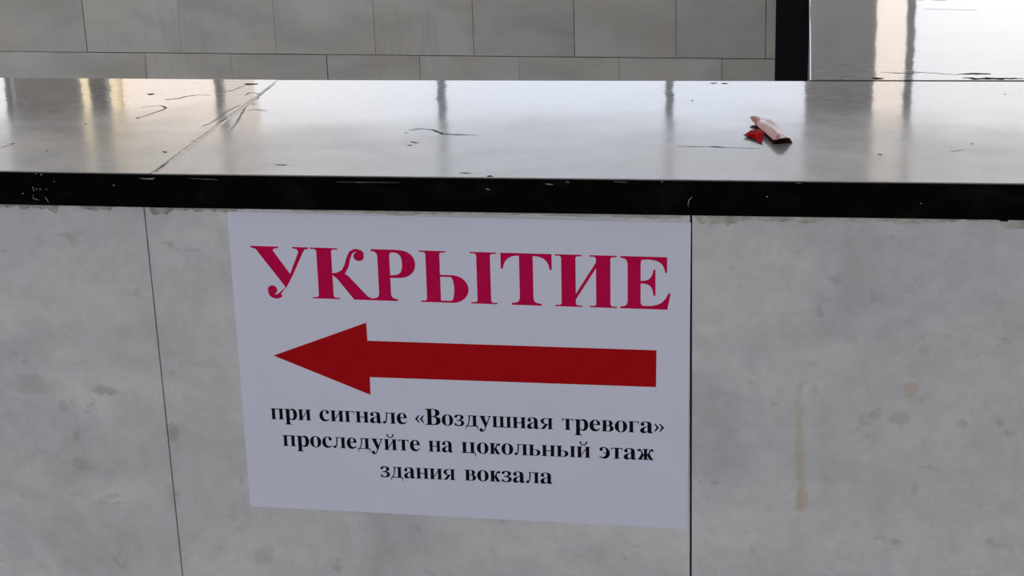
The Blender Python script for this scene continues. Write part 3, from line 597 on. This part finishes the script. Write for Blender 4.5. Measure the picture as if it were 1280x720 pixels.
# ---------------------------------------------------------------- sweet wrapper
WR = {"L": [[0.0521, 0.1994, 0.003], [0.0564, 0.1791, 0.004], [0.0646, 0.1509, 0.0045], [0.072, 0.1255, 0.0045], [0.0736, 0.1236, 0.005]], "LB": [[0.0534, 0.1975, 0.0004], [0.0572, 0.1836, 0.0003], [0.0645, 0.1541, 0.0003], [0.0708, 0.1305, 0.0003], [0.0722, 0.1252, 0.0003]], "M": [[0.0564, 0.1961, 0.006], [0.0623, 0.1746, 0.009], [0.0703, 0.1487, 0.01], [0.0759, 0.1274, 0.0095], [0.0781, 0.1194, 0.0075]], "M2": [[0.0582, 0.1994, 0.006], [0.0638, 0.1793, 0.009], [0.0721, 0.1543, 0.01], [0.078, 0.1309, 0.0095], [0.0803, 0.1208, 0.0075]], "R": [[0.0597, 0.2173, 0.003], [0.0667, 0.2084, 0.004], [0.0737, 0.1908, 0.0045], [0.0792, 0.1575, 0.0045], [0.0864, 0.1347, 0.004]], "RB": [[0.0612, 0.225, 0.0003], [0.0683, 0.2166, 0.0003], [0.0749, 0.1985, 0.0003], [0.0813, 0.165, 0.0003], [0.0892, 0.1324, 0.0003]], "T": [[0.0475, 0.2075, 0.007], [0.0527, 0.2049, 0.008], [0.0565, 0.2055, 0.007], [0.0585, 0.1959, 0.0065], [0.0545, 0.1887, 0.004], [0.0504, 0.1965, 0.005]], "F": [[0.0435, 0.1535, 0.002], [0.0499, 0.1606, 0.005], [0.0577, 0.1613, 0.006], [0.0625, 0.1499, 0.006], [0.0624, 0.1397, 0.003], [0.0611, 0.126, 0.0005], [0.055, 0.1407, 0.001], [0.0489, 0.1543, 0.0008]], "D2": [[0.0432, 0.156, 0.0012], [0.0489, 0.1541, 0.0006], [0.055, 0.1416, 0.0006], [0.0612, 0.1248, 0.0004], [0.0552, 0.136, 0.0003], [0.0464, 0.1528, 0.0003]], "D": [[0.0481, 0.1933, 0.0005], [0.0517, 0.1986, 0.001], [0.0572, 0.1835, 0.0012], [0.0555, 0.1826, 0.0008]]}
def foil(name, col, rough=.22, spec=.2):
    t = NT(name); c = t.coord()
    n = t.noise(c, 260, 3, .6)
    cc = t.mix(t.mr(n, .3, .7), col, tuple(v * .8 for v in col))
    return t.set(Base_Color=cc, Roughness=rough, Specular_IOR_Level=spec,
                 Normal=t.bump(t.noise(c, 190, 3, .55), .35, .0015))
M_WR = foil('red_foil_paper', (.80, .32, .34), .36, .45); M_WRED = foil('bright_red_foil', (.66, .002, .012), .6, .05)
M_WW = foil('white_foil_band', (.95, .87, .87), .33, .6); M_WSHADE = foil('dark_red_shade', (.035, .003, .006), .7)  # the dark red paints shade inside and under the wrapper
def sub_bm(rows):
    bm = bmesh.new(); n = len(rows[0]); V = [[bm.verts.new(p) for p in r] for r in rows]
    for a, b in zip(V[:-1], V[1:]):
        for i in range(n - 1): bm.faces.new((a[i], b[i], b[i+1], a[i+1]))
    return bm
def crease(o, thick=.00025):
    m = o.modifiers.new('thick', 'SOLIDIFY'); m.thickness = thick; m.offset = 0
org = Vector((.066, .165, 0))
wr = link('sweet_wrapper', None); wr.location = org
tag(wr, 'crumpled red and white sweet wrapper lying on the black granite ledge', 'wrapper')
def rel(k): return [tuple(Vector(p) - org) for p in WR[k]]
Lp, LB, Mp, M2, Rp, RB = (rel(k) for k in ('L', 'LB', 'M', 'M2', 'R', 'RB'))
def midp(a, b, dz): return tuple((a[i] + b[i]) / 2 + (dz if i == 2 else 0) for i in range(3))
bodyrows = [Lp, [midp(a, b, .0012) for a, b in zip(Lp, Mp)], Mp]
bm = sub_bm([LB, Lp]); o = finish(bm, 'lower_edge', wr, M_WSHADE); crease(o)  # shaded lower side, painted dark maroon
bm = sub_bm(bodyrows); o = finish(bm, 'folded_side', wr, M_WR); crease(o)
bm = sub_bm([Mp, [midp(a, b, .0003) for a, b in zip(Mp, M2)], M2]); o = finish(bm, 'white_band', wr, M_WW); crease(o); o['label'] = 'white band along the wrapper'
bm = sub_bm([M2, [midp(a, b, .0010) for a, b in zip(M2, Rp)], Rp, RB]); o = finish(bm, 'folded_side', wr, M_WR); crease(o)
e = -1
bm = bmesh.new(); ring = [Vector(p) for p in (LB[e], Lp[e], Mp[e], M2[e], Rp[e], RB[e])]
ctr = sum(ring, Vector()) / 6 + Vector((-.003, .012, -.002)); cv = bm.verts.new(ctr); rv = [bm.verts.new(p * .999) for p in ring]
for i in range(6): bm.faces.new((rv[i], rv[(i + 1) % 6], cv))
o = finish(bm, 'open_end', wr, M_WSHADE); o['label'] = 'open end of the wrapper, shade inside painted dark'
def fan(name, key, mat, dz=0.0):
    bm = bmesh.new(); P = [Vector(p) for p in rel(key)]
    c = sum(P, Vector()) / len(P) + Vector((0, 0, dz)); cv = bm.verts.new(c); vs = [bm.verts.new(p) for p in P]
    for i in range(len(P)): bm.faces.new((vs[i], vs[(i + 1) % len(P)], cv))
    o = finish(bm, name, wr, mat); crease(o); return o
fan('end_flap', 'T', M_WR, .0008)
o = fan('torn_flap', 'F', M_WRED, .0012); o['label'] = 'bright red torn flap'
fan('shade_fold', 'D', M_WSHADE)
fan('shade_fold', 'D2', M_WSHADE)  # shade below the torn flap, painted as a dark sheet
bm = sub_bm([[tuple(Vector(p) + Vector((0, -.0004, .0003))) for p in (Lp[4], Mp[4], M2[4], Rp[4])], [tuple(Vector(p) + Vector((-.0004, .004, .0005))) for p in (Lp[4], Mp[4], M2[4], Rp[4])]])
o = finish(bm, 'cut_edge', wr, M_WW); crease(o)
